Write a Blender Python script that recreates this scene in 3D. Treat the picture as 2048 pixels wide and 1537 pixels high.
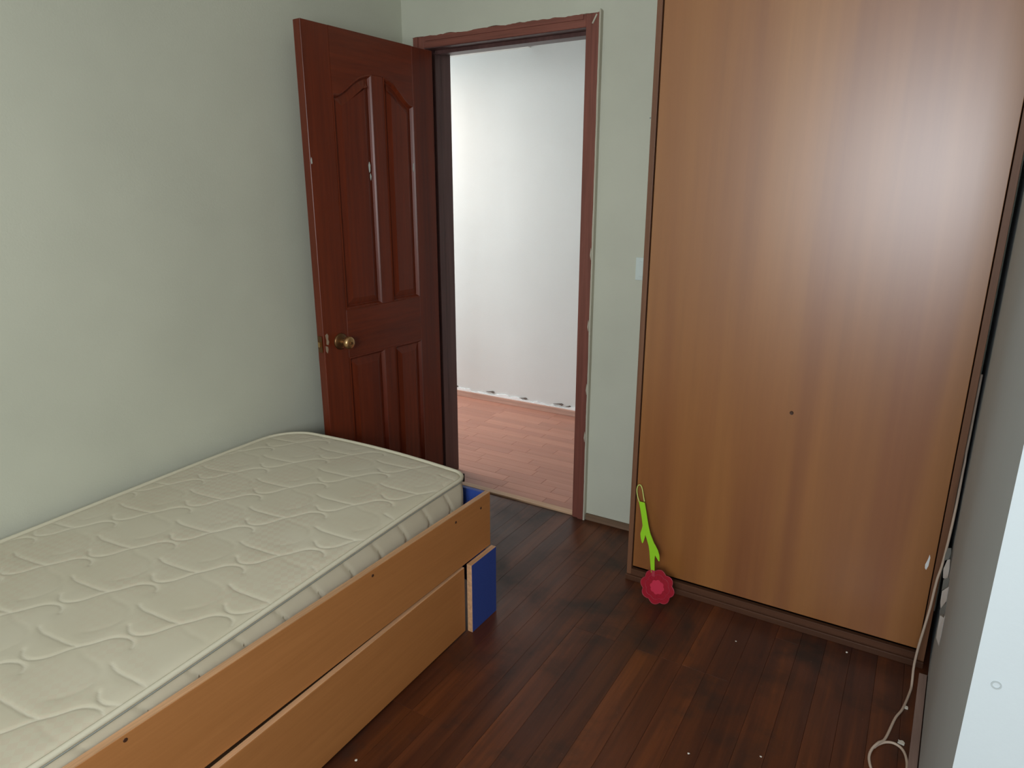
import bpy, bmesh, math, random
from mathutils import Vector, Matrix
import numpy as np
random.seed(7)
scene = bpy.context.scene
COL = scene.collection
for o in list(bpy.data.objects): bpy.data.objects.remove(o)

def srgb(r, g, b):
    f = lambda c: (c/255/12.92) if c/255 <= .04045 else ((c/255+.055)/1.055)**2.4
    return (f(r), f(g), f(b), 1)

# ------------------------------------------------------------------ camera
cam_d = bpy.data.cameras.new('camera'); cam = bpy.data.objects.new('camera', cam_d); COL.objects.link(cam)
cam_d.sensor_width = 36; cam_d.lens = 1356.74/2048*36; cam_d.clip_start = .05
yaw, pitch, roll = math.radians(31.239), math.radians(15.808), math.radians(.104)
cam.matrix_world = Matrix.Translation((0, 0, 1.45)) @ Matrix.Rotation(yaw, 4, 'Z') @ Matrix.Rotation(math.pi/2-pitch, 4, 'X') @ Matrix.Rotation(roll, 4, 'Z')
scene.camera = cam

# ------------------------------------------------------------------ light
scene.view_settings.view_transform = 'Standard'; scene.view_settings.look = 'None'
scene.view_settings.gamma = 1; scene.view_settings.use_curve_mapping = False
scene.view_settings.exposure = 0.2
w = bpy.data.worlds.new('world'); scene.world = w; w.use_nodes = True
w.node_tree.nodes['Background'].inputs[0].default_value = (.75, .88, 1, 1)
w.node_tree.nodes['Background'].inputs[1].default_value = 1.0

def area(name, loc, target, sx, sy, power, color, spread=180):
    d = bpy.data.lights.new(name, 'AREA'); d.shape = 'RECTANGLE'; d.size = sx; d.size_y = sy
    d.energy = power; d.color = color; d.spread = math.radians(spread)
    o = bpy.data.objects.new(name, d); COL.objects.link(o); o.location = loc
    o.rotation_euler = (Vector(target)-Vector(loc)).to_track_quat('-Z', 'Y').to_euler()
    return o
# daylight entering by the window in the rear wall (behind the camera)
area('window_daylight', (-.12, -1.27, 1.55), (-.12, 1, 1.55), 1.0, 1.1, 36, (.93, .97, 1.0))
# small lamp added at the window for the hot spot of the wardrobe glare
area('curtain_gap_daylight', (.19, -1.25, 1.66), (.19, 1, 1.66), .13, .30, 11, (.93, .97, 1.0))
# daylight of the room beyond the doorway
area('hall_daylight', (-4.3, 2.95, 1.35), (-2.2, 3.95, 1.15), 1.1, 1.7, 37, (.84, .95, 1.0))
area('hall_ceiling_lamp', (-3.3, 3.3, 2.2), (-3.3, 3.5, 0), .5, .3, 9, (1.0, .82, .72))  # added unseen lamp, warms the tone at the top of the hall wall

# ------------------------------------------------------------------ helpers
def tag(o, label=None, cat=None, group=None, kind=None):
    if label: o['label'] = label
    if cat: o['category'] = cat
    if group: o['group'] = group
    if kind: o['kind'] = kind
    return o
def empty(name, loc=(0, 0, 0)):
    o = bpy.data.objects.new(name, None); COL.objects.link(o); o.location = loc; o.empty_display_size = .1
    return o
def link(name, me, mat, parent=None, smooth=False):
    if mat and not me.materials: me.materials.append(mat)
    o = bpy.data.objects.new(name, me); COL.objects.link(o)
    if parent:
        o.parent = parent
        bpy.context.view_layer.update() if False else None
        o.matrix_parent_inverse = Matrix.Translation(-Vector(parent.location)) if parent.type == 'EMPTY' and parent.parent is None else Matrix()
    if smooth:
        for p in me.polygons: p.use_smooth = True
    return o
def bm_obj(name, bm, mat, parent=None, smooth=False):
    bmesh.ops.recalc_face_normals(bm, faces=bm.faces)
    me = bpy.data.meshes.new(name); bm.to_mesh(me); bm.free()
    return link(name, me, mat, parent, smooth)
def add_box(bm, x0, x1, y0, y1, z0, z1):
    v = [bm.verts.new(p) for p in ((x0,y0,z0),(x1,y0,z0),(x1,y1,z0),(x0,y1,z0),(x0,y0,z1),(x1,y0,z1),(x1,y1,z1),(x0,y1,z1))]
    for f in ((0,3,2,1),(4,5,6,7),(0,1,5,4),(1,2,6,5),(2,3,7,6),(3,0,4,7)): bm.faces.new([v[i] for i in f])
    return v
def box(name, x0, x1, y0, y1, z0, z1, mat, parent=None, bev=0):
    bm = bmesh.new(); add_box(bm, x0, x1, y0, y1, z0, z1)
    if bev: bmesh.ops.bevel(bm, geom=bm.edges[:], offset=bev, segments=2, affect='EDGES', profile=.6)
    return bm_obj(name, bm, mat, parent)
def prism(bm, pts, h0, h1, frame):
    """extrude a 2-D outline between heights h0 and h1; frame(u,v,h) -> world"""
    a = [bm.verts.new(frame(u, v, h0)) for u, v in pts]; b = [bm.verts.new(frame(u, v, h1)) for u, v in pts]
    n = len(pts); bm.faces.new(a[::-1]); bm.faces.new(b)
    for i in range(n): bm.faces.new((a[i], a[(i+1) % n], b[(i+1) % n], b[i]))
def inset(pts, d):
    n = len(pts); A = sum(pts[i][0]*pts[(i+1) % n][1]-pts[(i+1) % n][0]*pts[i][1] for i in range(n))
    s = 1 if A > 0 else -1; out = []
    for i in range(n):
        p0, p, p1 = Vector(pts[i-1]), Vector(pts[i]), Vector(pts[(i+1) % n])
        e0 = (p-p0).normalized(); e1 = (p1-p).normalized()
        n0 = Vector((-e0.y, e0.x))*s; n1 = Vector((-e1.y, e1.x))*s
        m = (n0+n1); m = m/max(.3, m.dot(n0))
        out.append(tuple(p+m*d))
    return out
def ring(bm, outer, ho, inner, hi, frame):
    a = [bm.verts.new(frame(u, v, ho)) for u, v in outer]; b = [bm.verts.new(frame(u, v, hi)) for u, v in inner]
    n = len(a)
    for i in range(n): bm.faces.new((a[i], a[(i+1) % n], b[(i+1) % n], b[i]))
def tube(name, pts, r, mat, parent=None, seg=8, closed=False, smooth_pts=True):
    P = [Vector(p) for p in pts]
    if smooth_pts:
        Q = []; n = len(P)
        rng = range(n) if closed else range(n-1)
        for i in rng:
            p0 = P[(i-1) % n] if closed or i > 0 else P[i]; p1 = P[i]; p2 = P[(i+1) % n]
            p3 = P[(i+2) % n] if closed or i+2 < n else P[(i+1) % n]
            for k in range(6):
                t = k/6
                Q.append(.5*((2*p1)+(p2-p0)*t+(2*p0-5*p1+4*p2-p3)*t*t+(3*p1-p0-3*p2+p3)*t**3))
        if not closed: Q.append(P[-1])
        P = Q
    bm = bmesh.new(); rings = []; n = len(P)
    up = Vector((0, 0, 1)); prev = None
    for i, p in enumerate(P):
        if closed: t = P[(i+1) % n]-P[i-1]
        else: t = P[min(i+1, n-1)]-P[max(i-1, 0)]
        t.normalize()
        a = t.cross(up)
        if a.length < .15: a = prev.copy() if prev is not None else t.cross(Vector((1, 0, 0)))
        a.normalize()
        if prev is not None and a.dot(prev) < 0: a = -a
        prev = a; b = t.cross(a).normalized()
        rings.append([bm.verts.new(p+(a*math.cos(k*2*math.pi/seg)+b*math.sin(k*2*math.pi/seg))*r) for k in range(seg)])
    for i in range(n if closed else n-1):
        r0, r1 = rings[i], rings[(i+1) % n]
        for k in range(seg): bm.faces.new((r0[k], r0[(k+1) % seg], r1[(k+1) % seg], r1[k]))
    if not closed: bm.faces.new(rings[0][::-1]); bm.faces.new(rings[-1])
    return bm_obj(name, bm, mat, parent, True)
def lathe(bm, prof, frame, seg=24):
    """prof: (radius, height) ; frame(x,y,h)"""
    R = []
    for r, h in prof:
        if r < 1e-6: R.append([bm.verts.new(frame(0, 0, h))])
        else: R.append([bm.verts.new(frame(r*math.cos(k*2*math.pi/seg), r*math.sin(k*2*math.pi/seg), h)) for k in range(seg)])
    for a, b in zip(R, R[1:]):
        for k in range(seg):
            k1 = (k+1) % seg
            if len(a) == 1 and len(b) == 1: continue
            if len(a) == 1: bm.faces.new((a[0], b[k], b[k1]))
            elif len(b) == 1: bm.faces.new((a[k], a[k1], b[0]))
            else: bm.faces.new((a[k], a[k1], b[k1], b[k]))

# ------------------------------------------------------------------ materials
class NT:
    def __init__(s, name):
        s.m = bpy.data.materials.new(name); s.m.use_nodes = True; s.t = s.m.node_tree; s.p = s.t.nodes['Principled BSDF']
    def n(s, typ, **kw):
        d = s.t.nodes.new(typ)
        for k, v in kw.items():
            if k.startswith('_'): setattr(d, k[1:], v)
            else: d.inputs[k.replace('__', ' ')].default_value = v
        return d
    def l(s, a, b): s.t.links.new(a, b)
    def coords(s, scale, rand=False, rot=(0, 0, 0)):
        g = s.n('ShaderNodeNewGeometry'); mp = s.n('ShaderNodeMapping'); mp.inputs['Scale'].default_value = scale; mp.inputs['Rotation'].default_value = rot
        if rand:
            oi = s.n('ShaderNodeObjectInfo'); mul = s.n('ShaderNodeMath', _operation='MULTIPLY'); mul.inputs[1].default_value = 37.0
            s.l(oi.outputs['Random'], mul.inputs[0]); add = s.n('ShaderNodeVectorMath', _operation='ADD')
            s.l(g.outputs['Position'], add.inputs[0]); s.l(mul.outputs[0], add.inputs[1]); s.l(add.outputs[0], mp.inputs['Vector'])
        else: s.l(g.outputs['Position'], mp.inputs['Vector'])
        return mp.outputs[0]
    def noise(s, vec, scale, detail=4, rough=.55, dist=0):
        d = s.n('ShaderNodeTexNoise', Scale=scale, Detail=detail, Roughness=rough, Distortion=dist); s.l(vec, d.inputs['Vector']); return d.outputs['Fac']
    def ramp(s, fac, stops):
        r = s.n('ShaderNodeValToRGB'); e = r.color_ramp.elements
        while len(e) < len(stops): e.new(.5)
        for i, (p, c) in enumerate(stops): e[i].position = p; e[i].color = c if len(c) == 4 else (*c, 1)
        s.l(fac, r.inputs[0]); return r.outputs[0]
    def mix(s, fac, a, b, mode='MIX'):
        m = s.n('ShaderNodeMix', _data_type='RGBA', _blend_type=mode)
        if isinstance(fac, float): m.inputs[0].default_value = fac
        else: s.l(fac, m.inputs[0])
        for sock, v in ((m.inputs[6], a), (m.inputs[7], b)):
            if isinstance(v, tuple): sock.default_value = v
            else: s.l(v, sock)
        return m.outputs[2]
    def bump(s, h, strength=.2, dist=.002):
        b = s.n('ShaderNodeBump', Strength=strength, Distance=dist); s.l(h, b.inputs['Height']); s.l(b.outputs[0], s.p.inputs['Normal'])
    def fin(s, color, rough=.5, spec=.5, **kw):
        if isinstance(color, tuple): s.p.inputs['Base Color'].default_value = color
        else: s.l(color, s.p.inputs['Base Color'])
        if isinstance(rough, (int, float)): s.p.inputs['Roughness'].default_value = rough
        else: s.l(rough, s.p.inputs['Roughness'])
        s.p.inputs['Specular IOR Level'].default_value = spec
        for k, v in kw.items(): s.p.inputs[k.replace('__', ' ')].default_value = v
        return s.m

def paint(name, c, var=.06, rough=.75, bump=.25, spec=.25):
    t = NT(name); v = t.coords((1, 1, 1))
    n1 = t.noise(v, 1.7, 3); n2 = t.noise(v, 160, 2)
    dark = tuple(x*(1-var) for x in c[:3])+(1,); lite = tuple(min(1, x*(1+var)) for x in c[:3])+(1,)
    t.bump(n2, bump, .0012)
    return t.fin(t.ramp(n1, [(.3, dark), (.7, lite)]), rough, spec)
def wood(name, dark, mid, lite, axis, rough=.35, spec=.5, fine=60, rand=False, bump=.12, coat=0, band=6, soft=False):
    t = NT(name); sc = [1, 1, 1]; sc[axis] = .04
    v = t.coords(tuple(sc), rand)
    n1 = t.noise(v, band, 3, .5, .4); n2 = t.noise(v, fine, 5, .65, .2); n3 = t.noise(v, fine*4, 2)
    base = t.ramp(n1, [(.3, dark), (.5, mid), (.72, lite)])
    g = t.ramp(n2, [(.3, (.92, .90, .87, 1) if soft else (.72, .72, .72, 1)), (.7, (1.05, 1.05, 1.05, 1) if soft else (1.12, 1.12, 1.12, 1))])
    c = t.mix(1.0, base, g, 'MULTIPLY')
    if rand:
        oi = t.n('ShaderNodeObjectInfo'); r = t.ramp(oi.outputs['Random'], [(0, (.88, .87, .87, 1)), (1, (1.07, 1.06, 1.04, 1))])
        c = t.mix(1.0, c, r, 'MULTIPLY')
    t.bump(n3, bump, .0008)
    t.p.inputs['Coat Weight'].default_value = coat; t.p.inputs['Coat Roughness'].default_value = .33
    return t.fin(c, rough, spec)

M = {}
M['wall'] = paint('pale_green_wall_paint', srgb(204, 206, 190))
M['wall_far'] = paint('pale_green_far_wall_paint', srgb(206, 208, 192))
M['wall_right'] = paint('satin_white_wall_paint', srgb(196, 205, 209), .03, .85, .15, .1)
M['hall_wall'] = paint('white_hall_wall_paint', srgb(222, 225, 224), .03, .8, .5)
M['white'] = paint('white_ceiling_paint', srgb(225, 225, 220), .02)
M['plaster'] = paint('raw_cream_plaster', srgb(196, 192, 174), .08, .9, .8)
M['plaster_chip'] = paint('white_plaster_chip', srgb(246, 250, 252), .03, .8, .4)
M['grey_filler'] = paint('grey_filler', srgb(150, 160, 162), .05, .85, .5)
M['maho'] = wood('dark_mahogany_door', srgb(92, 34, 16), srgb(110, 42, 18), srgb(120, 50, 24), 2, .36, .4, 70, coat=.1)
M['maho_h'] = wood('dark_mahogany_rail', srgb(100, 38, 17), srgb(108, 42, 18), srgb(116, 47, 22), 1, .36, .4, 70, coat=.1)
M['casing'] = wood('red_brown_casing', srgb(120, 70, 60), srgb(138, 84, 72), srgb(152, 96, 82), 2, .45, .4, 70)
M['casing_h'] = wood('red_brown_casing_top', srgb(120, 70, 60), srgb(138, 84, 72), srgb(152, 96, 82), 0, .45, .4, 70)
M['jamb'] = wood('brown_jamb', srgb(88, 62, 60), srgb(98, 70, 68), srgb(110, 80, 76), 2, .4, .4, 70)
M['veneer'] = wood('orange_brown_veneer', srgb(138, 82, 37), srgb(155, 99, 45), srgb(166, 111, 54), 2, .40, .9, 30, bump=.03, band=6.5, coat=.55, soft=True)
M['veneer_dark'] = wood('brown_veneer_edge', srgb(112, 74, 54), srgb(126, 86, 62), srgb(136, 96, 70), 2, .45, .4, 45)
M['plinth'] = wood('dark_brown_plinth', srgb(70, 44, 30), srgb(88, 56, 38), srgb(100, 66, 46), 0, .5, .4, 45)
M['beech'] = wood('orange_beech_laminate', srgb(176, 116, 66), srgb(182, 122, 70), srgb(188, 128, 76), 1, .5, .4, 90, bump=.03, band=3, soft=True)
M['beech_edge'] = wood('pale_beech_edge_band', srgb(206, 156, 114), srgb(212, 164, 122), srgb(218, 170, 130), 1, .5, .4, 90, bump=.03)
M['oak_strip'] = wood('pale_threshold_strip', srgb(206, 164, 130), srgb(214, 174, 140), srgb(222, 184, 150), 0, .45, .4, 60)
M['hall_skirt'] = wood('pinkish_skirting', srgb(196, 156, 140), srgb(206, 168, 152), srgb(216, 180, 164), 0, .4, .5, 60)
M['lam'] = wood('pinkish_laminate_strip', srgb(186, 132, 116), srgb(192, 138, 120), srgb(198, 144, 126), 0, .42, .4, 40, 2, .04, band=8, soft=True)
def t_blue():
    t = NT('royal_blue_laminate'); n = t.noise(t.coords((1, 1, 1)), 220, 2); t.bump(n, .1, .0005)
    return t.fin(t.ramp(n, [(.3, srgb(46, 72, 150)), (.7, srgb(54, 82, 162))]), .45)
M['blue'] = t_blue()
def t_plank():
    t = NT('dark_red_brown_plank'); v = t.coords((1, .05, 1), True); v0 = t.coords((1, 1, 1))
    n1 = t.noise(v, 14, 4, .6, .6); n2 = t.noise(v, 90, 4, .6); st = t.noise(v0, 3.2, 5, .6, .3); st2 = t.noise(v0, 90, 3)
    c = t.ramp(n1, [(.28, srgb(74, 38, 24)), (.5, srgb(94, 50, 28)), (.72, srgb(114, 62, 30))])
    c = t.mix(1.0, c, t.ramp(n2, [(.3, (.75, .75, .75, 1)), (.7, (1.12, 1.12, 1.12, 1))]), 'MULTIPLY')
    oi = t.n('ShaderNodeObjectInfo'); c = t.mix(1.0, c, t.ramp(oi.outputs['Random'], [(0, (.72, .70, .72, 1)), (.5, (.92, .9, .88, 1)), (1, (1.12, 1.1, 1.02, 1))]), 'MULTIPLY')
    c = t.mix(t.ramp(st, [(.5, (0, 0, 0, 1)), (.66, (.8, .8, .8, 1))]), c, srgb(40, 32, 28))   # worn grey dirt
    c = t.mix(t.ramp(st2, [(.66, (0, 0, 0, 1)), (.8, (.35, .35, .35, 1))]), c, srgb(120, 104, 92))   # dust
    t.bump(n2, .15, .0008)
    return t.fin(c, t.ramp(st, [(.3, (.3, .3, .3, 1)), (.7, (.55, .55, .55, 1))]), .45)
M['plank'] = t_plank()
M['gap'] = NT('dark_floor_joint').fin(srgb(40, 24, 18), .9, .1)
M['gap_lam'] = NT('laminate_joint').fin(srgb(168, 116, 98), .8, .2)
def t_fabric(name, printed=False):
    t = NT(name); v = t.coords((1, 1, 1)); n = t.noise(v, 3, 4); wv = t.noise(v, 500, 2)
    c = t.ramp(n, [(.3, srgb(204, 196, 172)), (.7, srgb(214, 207, 186))])
    if printed:
        vr = t.coords((1, 1, 1), False, (0, 0, math.radians(40)))
        ck = t.n('ShaderNodeTexChecker', Scale=62.0); t.l(vr, ck.inputs['Vector'])
        big = t.noise(v, 5, 2)
        msk = t.mix(1.0, ck.outputs['Color'] if False else t.ramp(ck.outputs['Fac'], [(0, (0, 0, 0, 1)), (1, (.5, .5, .5, 1))]), t.ramp(big, [(.4, (0, 0, 0, 1)), (.6, (1, 1, 1, 1))]), 'MULTIPLY')
        c = t.mix(msk, c, srgb(206, 190, 168))
        at = t.n('ShaderNodeAttribute', _attribute_name='stitch'); c = t.mix(t.ramp(at.outputs['Fac'], [(.2, (0, 0, 0, 1)), (1, (.34, .34, .34, 1))]), c, srgb(236, 232, 216))   # highlight along the quilting grooves, painted in as a paler colour
    t.bump(wv, .12, .0006)
    return t.fin(c, .85, .2, Sheen__Weight=.15)
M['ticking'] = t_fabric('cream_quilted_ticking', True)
M['border'] = t_fabric('cream_mattress_border')
M['piping'] = NT('cream_piping_tape').fin(srgb(214, 208, 186), .7, .2)
M['piping_grey'] = NT('grey_piping_seam').fin(srgb(150, 156, 150), .8, .2)
M['dark'] = NT('dark_brown_cap').fin(srgb(70, 40, 22), .6)
M['black'] = NT('black_label').fin(srgb(40, 32, 30), .7)
M['brass'] = NT('aged_brass').fin(srgb(196, 158, 110), .28, .5, Metallic=.9)
M['brass_dark'] = NT('tarnished_brass').fin(srgb(120, 88, 58), .35, .5, Metallic=.85)
M['wear'] = NT('bare_worn_edge').fin(srgb(160, 138, 116), .7)
M['chip'] = NT('pale_paint_chip').fin(srgb(196, 206, 200), .5)  # colour of the small pale marks on the door leaf
M['green'] = NT('lime_green_plastic').fin(srgb(150, 214, 10), .4, .5, Subsurface__Weight=.0)
M['lime_pale'] = NT('pale_lime_plastic').fin(srgb(196, 208, 110), .4, .5)
def t_red(name, c, alpha):
    t = NT(name); t.p.inputs['Alpha'].default_value = alpha; n = t.noise(t.coords((1, 1, 1)), 300, 2); t.bump(n, .1, .0005)
    return t.fin(c, .35, .5)
M['red'] = t_red('translucent_raspberry_plastic', srgb(176, 14, 44), .72)
M['red_rim'] = t_red('pale_raspberry_rim', srgb(176, 50, 70), .9)
M['red_mid'] = t_red('solid_raspberry_plastic', srgb(200, 40, 72), 1)
M['cord'] = NT('cream_cable_sheath').fin(srgb(206, 186, 168), .55)
M['crack'] = NT('brown_grey_crack').fin(srgb(120, 112, 106), .9, .2)
M['plug'] = NT('pale_grey_plug').fin(srgb(172, 180, 182), .8, .2)
M['switch'] = NT('white_switch_plastic').fin(srgb(214, 226, 222), .35)
M['crumb'] = NT('white_crumb').fin(srgb(226, 222, 210), .8)
M['skirt_r'] = wood('pinkish_base_strip', srgb(150, 126, 118), srgb(166, 142, 132), srgb(178, 154, 142), 1, .5, .4, 60)
M['skirt_f'] = wood('worn_brown_base_strip', srgb(92, 72, 58), srgb(112, 88, 68), srgb(126, 102, 82), 0, .6, .3, 60)
M['glass'] = NT('window_glass').fin((1, 1, 1, 1), .02, .5, Transmission__Weight=1.0, IOR=1.45)
M['window_frame'] = NT('white_window_frame').fin(srgb(220, 222, 220), .4)

# ------------------------------------------------------------------ structure
XL, YF, YR, XR, ZC = -2.163, 2.61, -1.3, 1.3, 2.5
T = .17
def struct(o, label, cat): return tag(o, label, cat, kind='structure')
floor = box('floor', XL-.1, XR+.1, YR-.1, YF+.02, -.08, -.012, M['gap'])
struct(floor, 'dark red brown wooden plank floor of the bedroom', 'floor')
# individual planks, laid along Y
pw = .076; k = 0; x = XL+.002
plank_mesh = {}
def plank_me(L, w_):
    key = (round(L, 3), w_)
    if key not in plank_mesh:
        bm = bmesh.new(); add_box(bm, 0, w_-.0005, 0, L-.0005, -.012, 0)
        top = [e for e in bm.edges if all(v.co.z > -.001 for v in e.verts)]
        bmesh.ops.bevel(bm, geom=top, offset=.0003, segments=1, affect='EDGES')
        bmesh.ops.recalc_face_normals(bm, faces=bm.faces)
        me = bpy.data.meshes.new('plank'); bm.to_mesh(me); bm.free(); plank_mesh[key] = me
    return plank_mesh[key]
lens = [.9, 1.2, 1.5, 1.8]
while x < XR-.01:
    wd = pw if x+pw < XR else round(XR-x, 4)
    y = YR+.002; first = True
    while y < YF-.02:
        L = random.choice(lens)
        if first: L = random.choice([.45, .75, 1.05, 1.35]); first = False
        if y+L > YF-.3: L = round(YF+.012-y, 3)
        if not (y+L < -.3 or (x > .25 and y > 1.1)):
            o = link('plank', plank_me(L, wd), M['plank'], floor); o.location = (x, y, random.uniform(-.0003, 0))
        y += L
    x += pw
hall_floor = box('floor_hall', -4.9, -.3, YF+.022, 4.3, -.08, -.010, M['gap_lam'])
struct(hall_floor, 'pinkish wood laminate floor beyond the doorway', 'floor')
y = YF+.03; rw = .0665; r = 0
strip_mesh = {}
while y < 3.93:
    x = -3.7-random.uniform(0, .3)
    while x < -1.0:
        L = random.choice([.28, .36, .44])
        key = L
        if key not in strip_mesh:
            bm = bmesh.new(); add_box(bm, 0, L-.001, 0, rw-.001, -.010, 0)
            top = [e for e in bm.edges if all(v.co.z > -.001 for v in e.verts)]
            bmesh.ops.bevel(bm, geom=top, offset=.0006, segments=1, affect='EDGES')
            bmesh.ops.recalc_face_normals(bm, faces=bm.faces)
            me = bpy.data.meshes.new('laminate_strip'); bm.to_mesh(me); bm.free(); strip_mesh[key] = me
        if x+L > -3.3:
            o = link('laminate_strip', strip_mesh[key], M['lam'], hall_floor); o.location = (x, y, 0)
        x += L
    y += rw
struct(box('wall_left', XL-.12, XL, YR-.1, YF+T, -.08, ZC, M['wall']), 'pale green painted wall behind the mattress', 'wall')
bm = bmesh.new()
DX0, DX1, DZ = -2.05, -1.215, 2.075     # rough opening
add_box(bm, XL, DX0, YF, YF+T, -.012, ZC); add_box(bm, DX1, .4, YF, YF+T, -.012, ZC); add_box(bm, DX0, DX1, YF, YF+T, DZ, ZC)
struct(bm_obj('wall_far', bm, M['wall_far']), 'pale green painted wall around the doorway', 'wall')
# right wall: stub beside the wardrobe, its end face turned to the window
bm = bmesh.new()
P = [(.137, 1.03), (.199, YF), (.36, YF), (.36, 1.2), (XR, 1.2), (XR, 1.03)]
prism(bm, P, -.012, ZC, lambda u, v, h: (u, v, h))
ob = bm_obj('wall_right', bm, M['wall_right']); struct(ob, 'pale grey wall stub right of the wardrobe, white end face', 'wall')
wr = ob
struct(box('wall_side', XR, XR+.12, YR-.1, 1.2, -.08, ZC, M['wall']), 'pale green side wall behind the camera', 'wall')
WX0, WX1, WZ0, WZ1 = -.68, .45, .95, 2.2
bm = bmesh.new(); add_box(bm, XL, WX0, YR-.12, YR, -.08, ZC); add_box(bm, WX1, XR, YR-.12, YR, -.08, ZC)
add_box(bm, WX0, WX1, YR-.12, YR, -.08, WZ0); add_box(bm, WX0, WX1, YR-.12, YR, WZ1, ZC)
struct(bm_obj('wall_rear', bm, M['wall']), 'pale green wall with the window, behind the camera', 'wall')
win = empty('window_1', (-.05, YR-.06, WZ0)); struct(win, 'white framed window behind the camera', 'window')
for a in ((WX0, WX0+.05, WZ0, WZ1), (WX1-.05, WX1, WZ0, WZ1), (WX0, WX1, WZ0, WZ0+.05), (WX0, WX1, WZ1-.05, WZ1), (-.075, -.025, WZ0, WZ1)):
    box('window_frame', a[0], a[1], YR-.1, YR-.05, a[2], a[3], M['window_frame'], win)
struct(box('ceiling', XL-.12, XR+.12, YR-.12, YF+T, ZC, ZC+.08, M['white']), 'white ceiling of the bedroom', 'ceiling')
# the space beyond the doorway
struct(box('wall_hall', -4.9, -.3, 3.92, 4.04, -.012, 2.6, M['hall_wall']), 'bright white wall seen through the doorway', 'wall')
struct(box('wall_hall_left', -5.0, -4.9, YF+T, 4.04, -.012, 2.6, M['hall_wall']), 'white end wall of the hall', 'wall')
struct(box('wall_hall_right', -.4, -.3, YF+T, 3.92, -.012, 2.6, M['hall_wall']), 'white right end wall of the hall', 'wall')
struct(box('wall_hall_near', -4.9, XL-.12, YF+T-.1, YF+T, -.012, 2.6, M['hall_wall']), 'white near wall of the hall', 'wall')
bm = bmesh.new()
add_box(bm, -4.9, -.4, YF+T, 3.92, 2.42, 2.52)
ch = bm_obj('ceiling_hall', bm, M['white']); struct(ch, 'white hall ceiling with stepped beam', 'ceiling')
bm = bmesh.new(); add_box(bm, -4.9, -2.25, 3.5, 3.92, 2.295, 2.42); add_box(bm, -2.25, -.4, 3.62, 3.92, 2.33, 2.42)
bm_obj('beam', bm, M['white'], ch)
sk = empty('baseboard_hall', (-2.4, 3.91, 0)); struct(sk, 'low pinkish skirting with broken plaster above it', 'baseboard')
box('board', -3.6, -.41, 3.902, 3.92, 0, .042, M['hall_skirt'], sk, .002)
def ragged(name, x0, x1, y, zb, amp, seed, mat, parent, n=90, th=.004):
    rd = random.Random(seed); bm = bmesh.new(); v = 0; tops = []
    for i in range(n+1):
        v = v*.6+rd.uniform(-1, 1)*amp; tops.append(max(.004, amp*1.1+v))
    pts = [(x0+(x1-x0)*i/n, zb+tops[i]) for i in range(n+1)]+[(x1, zb), (x0, zb)]
    prism(bm, pts, y, y-th, lambda u, v_, h: (u, h, v_)); return bm_obj(name, bm, mat, parent)
ragged('plaster_edge', -3.4, -1.2, 3.92, .04, .009, 3, M['plaster_chip'], sk, 120, .008)
for cx, cz, w_ in ((-2.86, .062, .05), (-2.55, .068, .07), (-2.28, .062, .07), (-2.0, .066, .08), (-1.93, .06, .04)):
    bm = bmesh.new(); pts = [(cx-w_*.6, cz-.003), (cx, cz-.001), (cx+w_*.25, cz-.008), (cx+w_*.4, cz+.002), (cx+w_*.2, cz+.009), (cx-w_*.1, cz+.004)]
    prism(bm, pts, 3.9205, 3.9125, lambda u, v_, h: (u, h, v_)); bm_obj('plaster_crack', bm, M['crack'], sk)

# ------------------------------------------------------------------ door frame
fr = empty('trim_1', (-1.63, YF, 0)); struct(fr, 'red brown wooden door frame with chipped plaster edges', 'door frame')
cy0 = YF-.016
def casing_part(x0, x1, z0, z1, mat, horiz):
    bm = bmesh.new(); add_box(bm, x0, x1, cy0, YF+.002, z0, z1)
    bmesh.ops.bevel(bm, geom=bm.edges[:], offset=.0015, segments=1, affect='EDGES')
    # raised outer lip and a fine groove
    if horiz: add_box(bm, x0+.01, x1-.01, cy0-.005, cy0, z0+(z1-z0)*.55, z1-.003)
    else:
        if x0 < -1.6: add_box(bm, x0+.003, x0+(x1-x0)*.5, cy0-.005, cy0, z0, z1-.003)
        else: add_box(bm, x0+(x1-x0)*.5, x1-.003, cy0-.005, cy0, z0, z1-.003)
    return bm_obj('casing', bm, mat, fr)
casing_part(-2.088, -2.03, 0, 2.107, M['casing'], False)
casing_part(-1.246, -1.187, 0, 2.107, M['casing'], False)
casing_part(-2.03, -1.246, 2.058, 2.107, M['casing_h'], True)
box('jamb', DX0, -2.025, YF-.014, YF+T+.002, 0, 2.075, M['jamb'], fr, .001)
box('jamb', -1.24, DX1, YF-.014, YF+T+.002, 0, 2.075, M['jamb'], fr, .001)
box('head_jamb', -2.025, -1.24, YF-.014, YF+T+.002, 2.055, 2.075, M['jamb'], fr, .001)
box('door_stop', -2.025, -2.012, YF+.04, YF+.075, 0, 2.047, M['jamb'], fr, .001)
box('door_stop', -1.253, -1.24, YF+.04, YF+.075, 0, 2.047, M['jamb'], fr, .001)
box('door_stop', -2.012, -1.253, YF+.04, YF+.075, 2.040, 2.056, M['jamb'], fr, .001)
box('threshold_strip', -2.025, -1.24, YF-.004, YF+.032, -.002, .008, M['oak_strip'], fr, .002)
def ragged_v(x, z0, z1, amp, seed, w0):
    rd = random.Random(seed); n = 110; v = 0; e = []
    for i in range(n+1):
        v = v*.75+rd.uniform(-1, 1)*amp; e.append(v)
    pts = [(x+e[i]*.5, z0+(z1-z0)*i/n) for i in range(n+1)]+[(x+w0+e[n-i]*.15, z1-(z1-z0)*i/n) for i in range(n+1)]
    bm = bmesh.new(); prism(bm, pts, YF+.001, YF-.0225, lambda u, v_, h: (u, h, v_)); return bm_obj('plaster_edge', bm, M['plaster'], fr)
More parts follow.
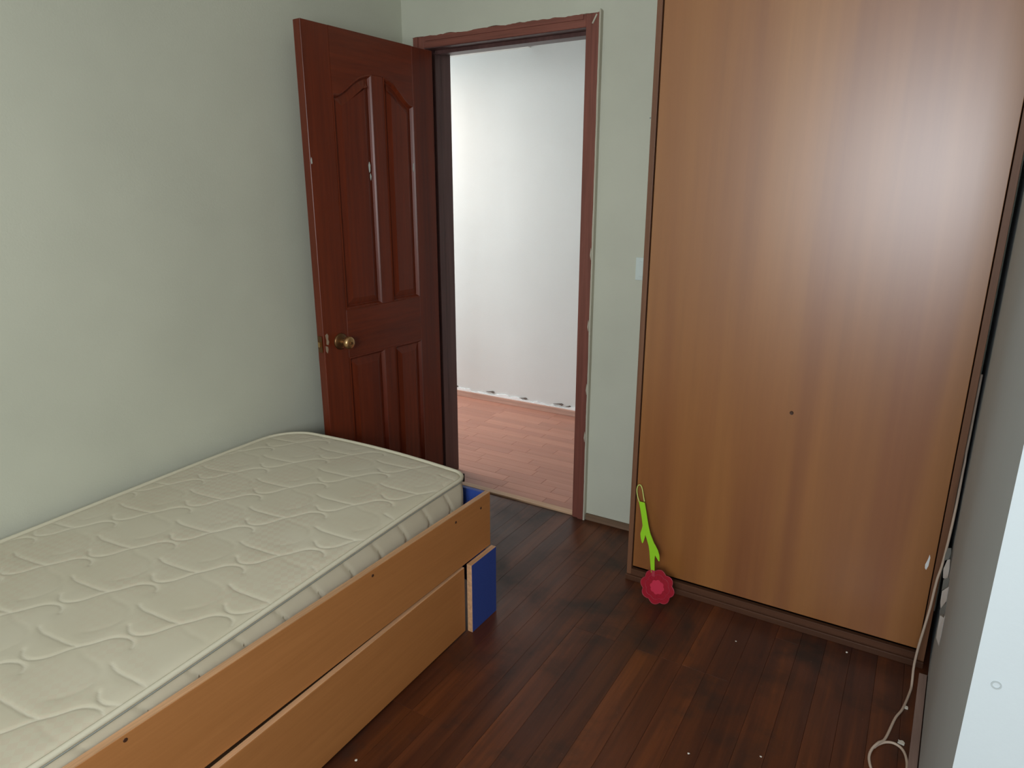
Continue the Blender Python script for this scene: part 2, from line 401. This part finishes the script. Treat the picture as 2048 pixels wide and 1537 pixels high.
ragged_v(-1.189, .0, 2.109, .0010, 5, .007)
rd = random.Random(11); n = 80; v = 0; e = []
for i in range(n+1): v = v*.7+rd.uniform(-1, 1)*.002; e.append(v)
pts = [(-2.09+.905*i/n, 2.1035+e[i]) for i in range(n+1)]+[(-1.185-.905*i/n, 2.113) for i in range(n+1)]
bm = bmesh.new(); prism(bm, pts, YF+.001, YF-.022, lambda u, v_, h: (u, h, v_)); bm_obj('plaster_edge', bm, M['wall_far'], fr)
bm = bmesh.new(); prism(bm, [(-1.218, 2.066), (-1.213, 2.064), (-1.196, 2.094), (-1.201, 2.097)], cy0-.004, cy0-.008, lambda u, v_, h: (u, h, v_)); bm_obj('splinter', bm, M['plaster'], fr)
for cx, cz in ((-1.196, 1.2), (-1.197, .9), (-1.195, .62), (-1.197, .4)):
    bm = bmesh.new(); prism(bm, [(cx+.001, cz), (cx+.005, cz-.02), (cx+.007, cz+.015), (cx+.004, cz+.03)], cy0-.002, cy0-.0075, lambda u, v_, h: (u, h, v_)); bm_obj('plaster_chip', bm, M['plaster'], fr)
bb = struct(box('baseboard_far', -1.18, -.84, YF-.014, YF, 0, .03, M['skirt_f'], None, .003), 'worn brown base strip under the wall left of the wardrobe', 'baseboard')
for cx, cz, rr in ((-.985+.02, 1.965, .004), (-.975, 1.72, .003)):
    bm = bmesh.new(); lathe(bm, [(rr, 0), (rr*.8, .0015), (0, .0018)], lambda a, b, h, cx=cx, cz=cz: (cx+a, YF-h, cz+b), 10)
    bm_obj('nail_hole', bm, M['grey_filler'], bpy.data.objects['wall_far'])

# ------------------------------------------------------------------ open door leaf
F0 = Vector((-2.01, 1.87, 0)); D = Vector((.04, .72, 0)).normalized(); N = Vector((D.y, -D.x, 0))
LW = .705; ZT = 2.038; Z0 = .012
door = empty('door_1', F0+D*LW); struct(door, 'dark mahogany panelled door standing open against the left wall', 'door')
def dfr(u, z, h): return F0+D*u+N*h+Vector((0, 0, z))
def dprism(name, pts, h0, h1, mat, parent=None, bev=.0015):
    bm = bmesh.new(); prism(bm, pts, h0, h1, dfr)
    if bev: bmesh.ops.bevel(bm, geom=bm.edges[:], offset=bev, segments=1, affect='EDGES')
    return bm_obj(name, bm, mat, parent or door)
rect = lambda a, b, c, d: [(a, c), (b, c), (b, d), (a, d)]
arcL = [(.127, 1.803), (.158, 1.808), (.19, 1.826), (.225, 1.852), (.262, 1.876), (.30, 1.89), (.334, 1.896)]
arcR = [(.399+.334-u, z) for u, z in arcL[::-1]]
arcR = [(.399+(u-.399)*(.175/.207), z) for u, z in arcR]
REC = -.011
dprism('stile', rect(0, .127, Z0, ZT), -.038, 0, M['maho'])
dprism('stile', rect(.574, LW, Z0, ZT), -.038, 0, M['maho'])
dprism('stile', rect(.334, .399, .17, .785), -.038, 0, M['maho'])
dprism('stile', rect(.334, .399, .985, 1.896), -.038, 0, M['maho'])
dprism('rail', [(.127, ZT), (.127, 1.803)]+arcL[1:]+[(.334, 1.896), (.399, 1.896)]+arcR[1:-1]+[(.574, 1.803), (.574, ZT)], -.038, 0, M['maho_h'], bev=0)
dprism('rail', rect(.127, .574, .785, .985), -.038, 0, M['maho_h'])
dprism('rail', rect(.127, .574, Z0, .17), -.038, 0, M['maho_h'])
def panel(outline):
    bm = bmesh.new(); prism(bm, outline, -.030, REC, dfr)
    r0, r1, r2 = inset(outline, .016), inset(outline, .040), inset(outline, .043)
    ring(bm, r0, REC, r1, REC+.0085, dfr); ring(bm, r1, REC+.0085, r2, REC+.0095, dfr)
    bm.faces.new([bm.verts.new(dfr(u, z, REC+.0095)) for u, z in r2])
    p = bm_obj('panel', bm, M['maho'], door)
    bm = bmesh.new(); a = inset(outline, -.001); b = inset(outline, .004); c = inset(outline, .009); d = inset(outline, .013)
    ring(bm, a, .0005, b, .002, dfr); ring(bm, b, .002, c, -.004, dfr); ring(bm, c, -.004, d, REC, dfr)
    bm_obj('molding', bm, M['maho'], p)
panel([(.127, .985), (.334, .985)]+arcL[::-1])
panel([(.399, .985), (.574, .985)]+arcR[::-1])
panel(rect(.127, .334, .17, .785)); panel(rect(.399, .574, .17, .785))
def knob(side):
    s = 1 if side > 0 else -1; base = 0 if side > 0 else -.038
    fr_ = lambda a, b, h: dfr(.086+a, .862+b, base+s*h)
    bm = bmesh.new(); lathe(bm, [(.034, 0), (.034, .003), (.030, .007), (.020, .010), (.012, .012)], fr_, 28); ro = bm_obj('rosette', bm, M['brass_dark'], door, True)
    bm = bmesh.new(); lathe(bm, [(.012, .010), (.010, .022), (.012, .030), (.019, .036), (.0255, .042), (.0265, .052), (.023, .060), (.014, .064), (0, .065)], fr_, 28); k_ = bm_obj('door_knob', bm, M['brass'], ro, True)
    if s > 0:
        bm = bmesh.new(); lathe(bm, [(.006, .0645), (.006, .067), (0, .067)], fr_, 12); bm_obj('keyhole_button', bm, M['brass_dark'], ro)
knob(1); knob(-1)
def dmark(name, u, z, pts, h, mat, parent=None):
    bm = bmesh.new(); prism(bm, [(u+a, z+b) for a, b in pts], h, h+.0012, dfr); return bm_obj(name, bm, mat, parent or door)
rag = lambda w_, h_, sd: [(w_*math.cos(t*math.pi/6)*random.Random(sd+t).uniform(.6, 1.1), h_*math.sin(t*math.pi/6)*random.Random(sd*3+t).uniform(.7, 1.1)) for t in range(12)]
dmark('paint_chip', .300, 1.545, rag(.006, .022, 1), REC+.0095, M['chip']); dmark('paint_chip', .304, 1.51, rag(.004, .014, 2), REC+.0095, M['chip'])  # small pale raised marks on the panel
dmark('paint_chip', .565, 1.552, rag(.004, .022, 3), -.003, M['chip']); dmark('paint_chip', .006, 1.56, rag(.003, .012, 4), 0, M['chip'])
dmark('worn_patch', .018, .878, [(-.009, .022), (.001, .027), (.006, .018), (.004, .004), (.008, -.008), (.003, -.02), (-.006, -.016), (-.004, 0)], 0, M['wear']); dmark('worn_patch', .013, .842, [(-.006, .014), (.005, .010), (.007, -.002), (.002, -.017), (-.005, -.008)], 0, M['wear'])
bm = bmesh.new(); prism(bm, rect(-.031, -.007, .83, .895), .0022, .0035, lambda a, z, h: F0+N*a-D*h+Vector((0, 0, z))); lp = bm_obj('latch_plate', bm, M['brass_dark'], door)
bm = bmesh.new(); prism(bm, rect(-.024, -.014, .852, .872), .003, .010, lambda a, z, h: F0+N*a-D*h+Vector((0, 0, z))); bm_obj('latch_bolt', bm, M['brass'], lp)
for hz in (.25, 1.05, 1.82):
    bm = bmesh.new(); lathe(bm, [(0, -.045), (.006, -.045), (.006, .045), (0, .045)], lambda a, b, h, hz=hz: dfr(LW+.006+a, hz+h, -.034+b), 10)
    bm_obj('hinge', bm, M['brass_dark'], door)

# ------------------------------------------------------------------ wardrobe
WY = 2.24
wd = empty('wardrobe', (-.33, WY, 0)); tag(wd, 'tall orange brown veneered wardrobe with one plain glossy front', 'wardrobe')
box('side_panel', -.834, -.816, WY, YF-.018, 0, 2.46, M['veneer_dark'], wd, .001)
box('side_panel', .150, .168, WY, YF-.018, 0, 2.46, M['veneer_dark'], wd, .001)
wp = box('front_panel', -.811, .147, WY+.002, WY+.022, .058, 2.44, M['veneer'], wd, .0012)
box('back_panel', -.816, .150, YF-.03, YF-.02, .05, 2.44, M['veneer_dark'], wd)
box('bottom_panel', -.816, .150, WY+.024, YF-.03, .045, .057, M['veneer_dark'], wd)
box('top_panel', -.834, .168, WY, YF-.018, 2.46, 2.478, M['veneer_dark'], wd)
box('plinth', -.816, .150, WY-.002, WY+.016, 0, .045, M['plinth'], wd, .001)
box('plinth_strip', -.834, .168, WY-.012, WY-.002, 0, .022, M['plinth'], wd, .002)
bm = bmesh.new(); lathe(bm, [(.0065, -.001), (.0060, .0008), (.004, .0002), (0, .0001)], lambda a, b, h: (-.307+a, WY+.002-h, .767+b*1.1), 14)
bm_obj('knot', bm, M['dark'], wp)
bm = bmesh.new(); prism(bm, [(.124, .352), (.128, .368), (.131, .388), (.134, .378), (.133, .350), (.129, .335), (.125, .34)], WY+.0012, WY+.003, lambda u, v_, h: (u, h, v_)); bm_obj('paint_smear', bm, M['plaster_chip'], wp)

# ------------------------------------------------------------------ right wall details
def wface(y): return .137+(y-1.03)*(.199-.137)/(YF-1.03)
def wfr(y, z, h): return Vector((wface(y)-h, y, z))
rb = empty('baseboard_right', (.16, 1.7, 0)); struct(rb, 'thin pinkish base strip along the grey wall stub', 'baseboard')
bm = bmesh.new(); prism(bm, [(1.032, 0), (2.19, 0), (2.19, .009), (1.032, .009)], .003, .024, wfr); bm_obj('strip', bm, M['skirt_r'], rb)
bm = bmesh.new(); prism(bm, [(1.032, 0), (2.19, 0), (2.19, .006), (1.032, .006)], 0, .003, wfr); bm_obj('joint', bm, M['gap'], rb)
for nm, pts, m_ in (('paint_flake', [(.1719, 2.1746, .4161), (.1761, 2.1578, .4273), (.1785, 2.1481, .4028), (.179, 2.1461, .3753), (.1756, 2.16, .3619), (.1704, 2.1805, .3527), (.1679, 2.1904, .3777)], 'plaster_chip'),
                    ('paint_flake', [(.1657, 2.0722, .3663), (.1757, 2.0317, .4057), (.175, 2.0148, .3691), (.1692, 2.0581, .3187), (.1665, 2.0689, .3337)], 'plaster_chip'),
                    ('paint_flake', [(.1653, 1.9869, .3371), (.1717, 1.9613, .3469), (.1723, 1.9444, .363), (.172, 1.9366, .3051), (.1721, 1.9409, .2898), (.1724, 1.9464, .2689), (.1663, 1.983, .2685), (.1656, 1.9856, .2885)], 'plaster_chip'),
                    ('filler_patch', [(.1744, 2.1646, .4598), (.1761, 2.1577, .4479), (.1751, 2.1619, .4265), (.166, 2.1982, .3992), (.1662, 2.1973, .4256), (.1686, 2.1879, .447)], 'grey_filler'),
                    ('filler_patch', [(.1755, 2.0907, .4034), (.1775, 2.0767, .4026), (.1775, 2.078, .3815), (.1682, 2.1202, .3423), (.1677, 2.1221, .3779)], 'grey_filler'),
                    ('filler_patch', [(.174, 1.9879, .3806), (.1736, 1.9771, .3515), (.1679, 2.0286, .3118), (.1661, 2.036, .3241), (.1677, 2.0293, .3364)], 'grey_filler')):
    # thin flakes curling off the wall near its far edge
    bm = bmesh.new(); a = [bm.verts.new(p) for p in pts]; b = [bm.verts.new((p[0]+.0006, p[1]+.0012, p[2])) for p in pts]; n_f = len(pts)
    bm.faces.new(a); bm.faces.new(b[::-1])
    for i_ in range(n_f): bm.faces.new((a[i_], a[(i_+1) % n_f], b[(i_+1) % n_f], b[i_]))
    bm_obj(nm, bm, M[m_], wr)
bm = bmesh.new(); lathe(bm, [(.008, -.0005), (.008, .001), (.0055, .001), (.0055, 0), (0, -.0003)], lambda a, b, h: (.165+a*.8, 1.03-h, .79+b*.8), 20); bm_obj('plug_hole', bm, M['plug'], wr)

# ------------------------------------------------------------------ light switch
sw = empty('light_switch', (-.965, YF, 1.155)); tag(sw, 'small white light switch on the wall beside the wardrobe edge', 'switch')
box('switch_plate', -1.0, -.92, YF-.008, YF, 1.11, 1.20, M['switch'], sw, .002)
box('rocker', -.985, -.935, YF-.013, YF-.008, 1.125, 1.185, M['switch'], sw, .0015)

# ------------------------------------------------------------------ bed
bed = empty('bed', (-1.65, .8, 0)); tag(bed, 'orange beech and blue trundle bed along the left wall', 'bed')
sp = box('side_panel', -1.188, -1.170, -.22, 1.785, .262, .462, M['beech'], bed, .0012)
box('edge_band', -1.1876, -1.1704, -.219, 1.7845, .4615, .464, M['beech_edge'], sp)
box('side_panel', -2.15, -2.132, -.22, 1.785, .262, .463, M['beech'], bed, .0012)
box('foot_panel', -2.13, -1.19, 1.767, 1.783, .10, .462, M['blue'], bed, .0012)
box('head_panel', -2.13, -1.19, -.22, -.204, .10, .462, M['blue'], bed, .0012)
for k_ in range(9):
    box('slat', -2.13, -1.19, -.14+k_*.215, -.06+k_*.215, .355, .37, M['beech_edge'], bed)
box('slat_rail', -1.215, -1.19, -.2, 1.765, .33, .355, M['beech_edge'], bed); box('slat_rail', -2.13, -2.105, -.2, 1.765, .33, .355, M['beech_edge'], bed)
for x0, y0 in ((-1.170, 1.64), (-1.170, -.22), (-2.160, 1.64), (-2.160, -.22)):
    if x0 > -2:
        lg = box('leg_panel', x0, x0+.0195, y0, y0+.15, 0.001, .2575, M['beech_edge'], bed, .0008)
        lg['label'] = 'beech-edged leg panel with a royal blue face'
        box('blue_face', x0+.0195, x0+.0203, y0+.001, y0+.149, .002, .2565, M['blue'], lg)
    else: box('leg_panel', x0+.012, x0+.028, y0, y0+.14, 0.001, .262, M['blue'], bed, .001)
for y_, z_ in ((1.585, .435), (1.728, .425), (1.20, .445), (.52, .45)):
    bm = bmesh.new(); lathe(bm, [(.0045, 0), (.004, .0009), (0, .001)], lambda a, b, h, y_=y_, z_=z_: (-1.170+h, y_+a, z_+b), 12); bm_obj('screw_cap', bm, M['dark'], sp)
# trundle drawer, pulled slightly askew
a_ = math.atan2(-.030, 1.8)
def rot_box(name, x0, x1, y0, y1, z0, z1, mat, parent):
    bm = bmesh.new(); add_box(bm, x0, x1, y0, y1, z0, z1)
    bmesh.ops.bevel(bm, geom=bm.edges[:], offset=.001, segments=1, affect='EDGES')
    Mx = Matrix.Translation((-1.168, 1.625, 0)) @ Matrix.Rotation(-a_, 4, 'Z') @ Matrix.Translation((1.168, -1.625, 0))
    bm.transform(Mx); return bm_obj(name, bm, mat, parent)
df = rot_box('drawer', -1.184, -1.168, -.05, 1.624, .012, .252, M['beech'], bed)
rot_box('edge_band', -1.1838, -1.1682, -.049, 1.6235, .252, .2545, M['beech_edge'], df)
rot_box('drawer_bottom', -2.08, -1.185, -.03, 1.6, .03, .04, M['beech_edge'], df)
rot_box('drawer_side', -2.08, -1.185, 1.605, 1.62, .03, .2, M['beech'], df)

# ------------------------------------------------------------------ mattress
mt = empty('mattress', (-1.65, .8, .37)); tag(mt, 'cream quilted single mattress lying on the beech bed', 'mattress')
def sstep(t): t = np.clip(t, 0, 1); return t*t*(3-2*t)
Y0m, Y1m = -.185, 1.735
def xl(y): return -2.122+np.clip((y-.3)/1.4, 0, 1)*.022
def xr(y): return -1.196-np.clip((y-.4)/1.3, 0, 1)*.030
def ztop(y): return .497+sstep((y-.25)/1.45)*.038
def outline(s, t):
    """s,t in 0..1 on a rounded rectangle"""
    W, H = .9, Y1m-Y0m; x = s*W; y = t*H
    for cx, cy, r, sx, sy in ((0, H, .13, 1, -1), (W, H, .055, -1, -1), (0, 0, .08, 1, 1), (W, 0, .08, -1, 1)):
        qx = cx+sx*r; qy = cy+sy*r
        dx = (x-qx)*-sx; dy = (y-qy)*-sy
        m = (dx > 0) & (dy > 0)
        L = np.maximum(np.hypot(dx, dy), 1e-9); Lm = np.maximum(dx, dy)
        x = np.where(m, qx-sx*dx/L*Lm, x); y = np.where(m, qy-sy*dy/L*Lm, y)
    s2 = x/W; yy = Y0m+y
    yy = yy+.030*np.sin(np.pi*np.clip(s2, 0, 1))*sstep((y-H+.35)/.35)
    return xl(yy)+(xr(yy)-xl(yy))*s2, yy
NX, NY = 260, 520
S, Tt = np.meshgrid(np.linspace(0, 1, NX), np.linspace(0, 1, NY)); S = S.ravel(); Tt = Tt.ravel()
GX, GY = outline(S, Tt)
edge = np.minimum(np.minimum(S, 1-S)*.9, np.minimum(Tt, 1-Tt)*(Y1m-Y0m))
GZ = ztop(GY)-.013*np.exp(-(edge/.012)**1.2)+.006*sstep(edge/.25)
mot = [(-.004, -.004), (.018, -.016), (.042, -.014), (.066, .008), (.083, .051), (.102, .079), (.123, .116), (.154, .133), (.178, .130), (.190, .118)]
line = [(-.060, .052), (-.03, .046), (.01, .049), (.06, .054), (.092, .062)]
line2 = [(.092, .062), (.13, .050), (.18, .052), (.21, .040)]
hook2 = [(.20, .05), (.225, .02), (.222, -.02), (.20, -.05)]
a_v, b_v, org = (.117, .162), (-.146, .146), (-1.446, .995)
def catmull(P, k=4):
    P = [Vector(p) for p in P]; Q = []
    for i in range(len(P)-1):
        p0 = P[max(i-1, 0)]; p1 = P[i]; p2 = P[i+1]; p3 = P[min(i+2, len(P)-1)]
        for j in range(k):
            t = j/k; Q.append(.5*((2*p1)+(p2-p0)*t+(2*p0-5*p1+4*p2-p3)*t*t+(3*p1-p0-3*p2+p3)*t**3))
    Q.append(P[-1]); return Q
dep = np.zeros_like(GX); seam = np.zeros_like(GX); grid = np.arange(GX.size)
def groove(poly, amp, wdt):
    poly = catmull(poly); xs = [p.x for p in poly]; ys = [p.y for p in poly]
    idx = grid[(GX > min(xs)-.05) & (GX < max(xs)+.05) & (GY > min(ys)-.05) & (GY < max(ys)+.05)]
    if idx.size == 0: return
    px, py = GX[idx], GY[idx]; best = np.full(idx.size, 9.)
    for p, q in zip(poly, poly[1:]):
        dx, dy = q.x-p.x, q.y-p.y; L2 = dx*dx+dy*dy+1e-12
        t = np.clip(((px-p.x)*dx+(py-p.y)*dy)/L2, 0, 1); best = np.minimum(best, np.hypot(px-p.x-t*dx, py-p.y-t*dy))
    g = amp*(.66*np.exp(-(best/wdt)**2)+.34*np.exp(-(best/(wdt*4.5))**2)); dep[idx] = np.maximum(dep[idx], g)
    if amp > .0025: seam[idx] = np.maximum(seam[idx], np.exp(-(best/.0028)**2))  # mask of the painted highlight on the grooves
for i in range(-12, 13):
    for j in range(-12, 13):
        ox = org[0]+i*a_v[0]+j*b_v[0]; oy = org[1]+i*a_v[1]+j*b_v[1]
        if -2.35 < ox < -1.1 and -.3 < oy < 1.85:
            A = lambda P: [(ox+x_, oy+y_) for x_, y_ in P]
            groove(A(mot), .0034, .0036); groove(A(line), .0028, .0034); groove(A(line2), .001, .007); groove(A(hook2), .0013, .007)
GZ = GZ-dep*sstep((edge-.004)/.03)
me = bpy.data.meshes.new('top_panel')
idx = np.arange(NX*NY).reshape(NY, NX)
F = np.stack([idx[:-1, :-1], idx[:-1, 1:], idx[1:, 1:], idx[1:, :-1]], -1).reshape(-1, 4)
me.from_pydata(np.stack([GX, GY, GZ], 1).tolist(), [], F.tolist()); me.update()
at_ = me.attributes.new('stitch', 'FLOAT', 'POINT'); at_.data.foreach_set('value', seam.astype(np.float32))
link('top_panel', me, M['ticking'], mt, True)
# boundary loop, counter-clockwise
nb = 240; per = []
for s0, t0, s1, t1, c in ((0, 0, 1, 0, 60), (1, 0, 1, 1, 170), (1, 1, 0, 1, 80), (0, 1, 0, 0, 120)):
    for i in range(c): per.append((s0+(s1-s0)*i/c, t0+(t1-t0)*i/c))
ps = np.array([p[0] for p in per]); pt = np.array([p[1] for p in per])
BX, BY = outline(ps, pt); keep = [0]
for i in range(1, len(BX)):
    if math.hypot(BX[i]-BX[keep[-1]], BY[i]-BY[keep[-1]]) > .004: keep.append(i)
BX, BY = BX[keep], BY[keep]; nb = len(BX)
al = np.cumsum(np.hypot(np.diff(BX, append=BX[0]), np.diff(BY, append=BY[0])))
tx = np.roll(BX, -1)-np.roll(BX, 1); ty = np.roll(BY, -1)-np.roll(BY, 1); tl = np.hypot(tx, ty); nxv, nyv = ty/tl, -tx/tl
# refine the loop for side quilting
def resamp(n):
    A0 = np.concatenate([[0], al]); q = np.linspace(0, A0[-1], n, endpoint=False)
    X = np.interp(q, A0, np.append(BX, BX[0])); Y = np.interp(q, A0, np.append(BY, BY[0]))
    U = np.interp(q, A0, np.append(nxv, nxv[0])); V = np.interp(q, A0, np.append(nyv, nyv[0])); return q, X, Y, U, V
q, X, Y, U, V = resamp(1100); rows = 15; verts = []
for r_ in range(rows):
    f = r_/(rows-1); zt = ztop(Y)-.008
    z = zt*(1-f)+.373*f
    ph = (q/.115 - f*.8) % 1.0
    g1 = np.exp(-(np.minimum(ph, 1-ph)*.115/.0045)**2); ph2 = (q/.115+f*.55+.35) % 1.0; g2 = np.exp(-(np.minimum(ph2, 1-ph2)*.115/.0045)**2)*(f > .45)
    off = .004*math.sin(math.pi*f)**.7 - np.maximum(g1, g2)*.006*math.sin(math.pi*min(1, f+.15))
    off = np.where(Y > 1.74, np.minimum(off, .0), off)
    verts += list(zip((X+U*off).tolist(), (Y+V*off).tolist(), z.tolist()))
n_ = len(X); Fs = []
for r_ in range(rows-1):
    for i in range(n_): Fs.append((r_*n_+i, (r_+1)*n_+i, (r_+1)*n_+(i+1) % n_, r_*n_+(i+1) % n_))
Fs.append(tuple((rows-1)*n_+i for i in range(n_-1, -1, -1)))
me = bpy.data.meshes.new('side_border'); me.from_pydata(verts, [], Fs); me.update(); link('side_border', me, M['border'], mt, True)
tube('piping', [(BX[i], BY[i], float(ztop(BY[i]))-.006) for i in range(nb)], .0070, M['piping'], mt, 8, True, False)
tube('piping', [(BX[i], BY[i], .38) for i in range(nb)], .006, M['piping'], mt, 6, True, False)
tube('seam', [(BX[i]+nxv[i]*.004, BY[i]+nyv[i]*.004, float(ztop(BY[i]))-.0125) for i in range(nb)], .0020, M['piping_grey'], mt, 6, True, False)
bm = bmesh.new(); add_box(bm, -1.246, -1.238, 1.728, 1.733, .505, .533); bm_obj('care_tag', bm, M['black'], mt)

# ------------------------------------------------------------------ fly swatter
P0 = Vector((-.6716, 2.120, .001)); Wv = Vector((0, .112, .398)).normalized(); Nv = Vector((1, 0, 0)).cross(Wv)
fs = empty('fly_swatter', P0); tag(fs, 'lime green fly swatter with a red flower head leaning on the wardrobe', 'fly swatter')
def sfr(u, v, h): return P0+Vector((1, 0, 0))*u+Wv*v+Nv*h
secs = [(.3575, -.1200, -.0975), (.3252, -.1085, -.0865), (.2950, -.0985, -.0765), (.2724, -.0922, -.0685), (.2500, -.0820, -.0590), (.2272, -.0690, -.0450), (.2045, -.0580, -.0300), (.1850, -.0520, -.0300), (.1600, -.0460, -.0290), (.1350, -.0400, -.0250), (.1120, -.0345, -.0215)]
bm = bmesh.new()
def quad_strip(sec, t_=.002):
    fr_, bk = [], []
    for v_, l_, r_ in sec:
        fr_.append((bm.verts.new(sfr(l_, v_, -t_)), bm.verts.new(sfr(r_, v_, -t_)))); bk.append((bm.verts.new(sfr(l_, v_, t_)), bm.verts.new(sfr(r_, v_, t_))))
    for q_ in range(len(sec)-1):
        for a, b in ((fr_[q_], fr_[q_+1]), (bk[q_], bk[q_+1])): bm.faces.new((a[0], a[1], b[1], b[0]))
        for e_ in (0, 1): bm.faces.new((fr_[q_][e_], fr_[q_+1][e_], bk[q_+1][e_], bk[q_][e_]))
    for q_ in (0, -1): bm.faces.new((fr_[q_][0], fr_[q_][1], bk[q_][1], bk[q_][0]))
quad_strip(secs)
quad_strip([(.2724, -.0922, -.0850), (.2600, -.0935, -.0790), (.2423, -.0962, -.0772), (.2284, -.0930, -.0778), (.2170, -.0885, -.0795), (.2090, -.0850, -.0820)], .0015)
quad_strip([(.2159, -.0480, -.0363), (.1967, -.0400, -.0215), (.1810, -.0335, -.0140), (.1700, -.0230, -.0115), (.1600, -.0135, -.0105)], .0015)
hd = bm_obj('handle', bm, M['green'], fs)
lp_ = [(-.1185, .3545), (-.127, .371), (-.1325, .386), (-.1350, .400), (-.1335, .412), (-.1290, .4175), (-.1225, .4165), (-.1165, .408), (-.1110, .394), (-.1045, .374), (-.0995, .3610)]
lo = tube('hanging_loop', [sfr(u, v, 0) for u, v in lp_], .0022, M['lime_pale'], hd, 8); lo['label'] = 'pale yellow-green hanging loop'
bm = bmesh.new(); prism(bm, [(-.0345, .122), (-.0215, .122), (-.0180, .100), (-.0290, .100)], -.003, .003, sfr); bm_obj('neck', bm, M['red_rim'], fs)
HC = (-.004, .066)
def flower(R, amp, n=8, m=96, ph=.3): return [(HC[0]+(R+amp*abs(math.cos((t/m*2*math.pi)*n/2+ph))-amp)*math.cos(t/m*2*math.pi), HC[1]+(R+amp*abs(math.cos((t/m*2*math.pi)*n/2+ph))-amp)*math.sin(t/m*2*math.pi)) for t in range(m)]
bm = bmesh.new(); prism(bm, flower(.063, .009), -.001, .001, sfr); head = bm_obj('flower_head', bm, M['red'], fs)
tube('rim', [sfr(u, v, .0012) for u, v in flower(.0635, .009)], .0015, M['red_rim'], head, 6, True, False)
tube('rim', [sfr(u, v, .0015) for u, v in flower(.046, .005)], .0011, M['red_rim'], head, 6, True, False)
bm = bmesh.new(); prism(bm, flower(.027, .004, 8, 64), .001, .0035, sfr); bm_obj('flower_centre', bm, M['red_mid'], head)
for t in range(16):
    a0 = t*math.pi/8+.1
    bm = bmesh.new(); c0, s0 = math.cos(a0), math.sin(a0)
    prism(bm, [(HC[0]+c0*.026-s0*.0008, HC[1]+s0*.026+c0*.0008), (HC[0]+c0*.026+s0*.0008, HC[1]+s0*.026-c0*.0008), (HC[0]+c0*.055+s0*.0008, HC[1]+s0*.055-c0*.0008), (HC[0]+c0*.055-s0*.0008, HC[1]+s0*.055+c0*.0008)], .0005, .0022, sfr)
    bm_obj('rib', bm, M['red'], head)

# ------------------------------------------------------------------ cable
cp = [(.176, 2.30, .95), (.175, 2.28, .72), (.1735, 2.25, .574), (.170, 2.225, .479), (.164, 2.20, .388), (.157, 2.185, .336), (.152, 2.165, .25), (.146, 2.15, .19), (.140, 2.14, .12), (.138, 2.135, .06), (.140, 2.12, .018), (.138, 2.09, .0045),
      (.122, 1.997, .0038), (.105, 1.941, .0038), (.086, 1.843, .0040), (.070, 1.808, .0095), (.057, 1.778, .0060), (.0535, 1.744, .0038), (.064, 1.702, .0038), (.085, 1.672, .0038), (.115, 1.670, .0038), (.1365, 1.71, .0038), (.141, 1.76, .0038), (.137, 1.800, .0038), (.126, 1.826, .0038), (.107, 1.836, .0038), (.087, 1.828, .0038), (.071, 1.809, .0036), (.062, 1.792, .0036)]
cb = tube('cable', cp, .0036, M['cord'], None, 8); tag(cb, 'thin cream cable hanging beside the wardrobe and looped on the floor', 'cable')

# ------------------------------------------------------------------ crumbs
def crumb(x, y, r, sd, label, name='paper_crumb', cat='crumb', flat=.6):
    rd = random.Random(sd); bm = bmesh.new(); bmesh.ops.create_icosphere(bm, subdivisions=1, radius=r)
    for v in bm.verts: v.co = Vector((v.co.x*rd.uniform(.6, 1.4), v.co.y*rd.uniform(.5, 1.2), v.co.z*flat*rd.uniform(.7, 1.2)))
    lo_ = min(v.co.z for v in bm.verts); bm.transform(Matrix.Translation((x, y, -lo_)))
    return tag(bm_obj(name, bm, M['crumb']), label, cat, 'white crumbs scattered on the dark floor')
crumb(-.046, 2.190, .0045, 1, 'white crumb on the floor by the right part of the wardrobe plinth')
crumb(-.37, 2.061, .003, 2, 'small pale crumb on the floor between fly swatter and cable')
crumb(-1.107, 1.032, .0045, 3, 'white crumb on the floor beside the bed drawer', flat=.4)
crumb(-.361, 1.512, .0035, 4, 'pale crumb on the floor at the bottom of the photo, left one of two')
crumb(-.194, 1.602, .003, 5, 'pale crumb on the floor at the bottom of the photo, right one of two')
def scrap(x, y, label, sd, s):
    rd = random.Random(sd); pts = [(s*rd.uniform(.35, 1)*math.cos(t*math.pi/5), s*rd.uniform(.35, 1)*math.sin(t*math.pi/5)) for t in range(10)]
    bm = bmesh.new(); prism(bm, pts, .0002, .0045, lambda u, v_, h: (x+u, y+v_, h+abs(u)*.15)); return tag(bm_obj('lint_scrap', bm, M['crumb']), label, 'lint', 'lint scraps by the right base strip')
scrap(.130, 2.008, 'small white lint scrap at the base strip above the cable loop', 8, .010)
scrap(.124, 1.850, 'pinkish white lint scrap touching the top of the cable loop', 9, .013)
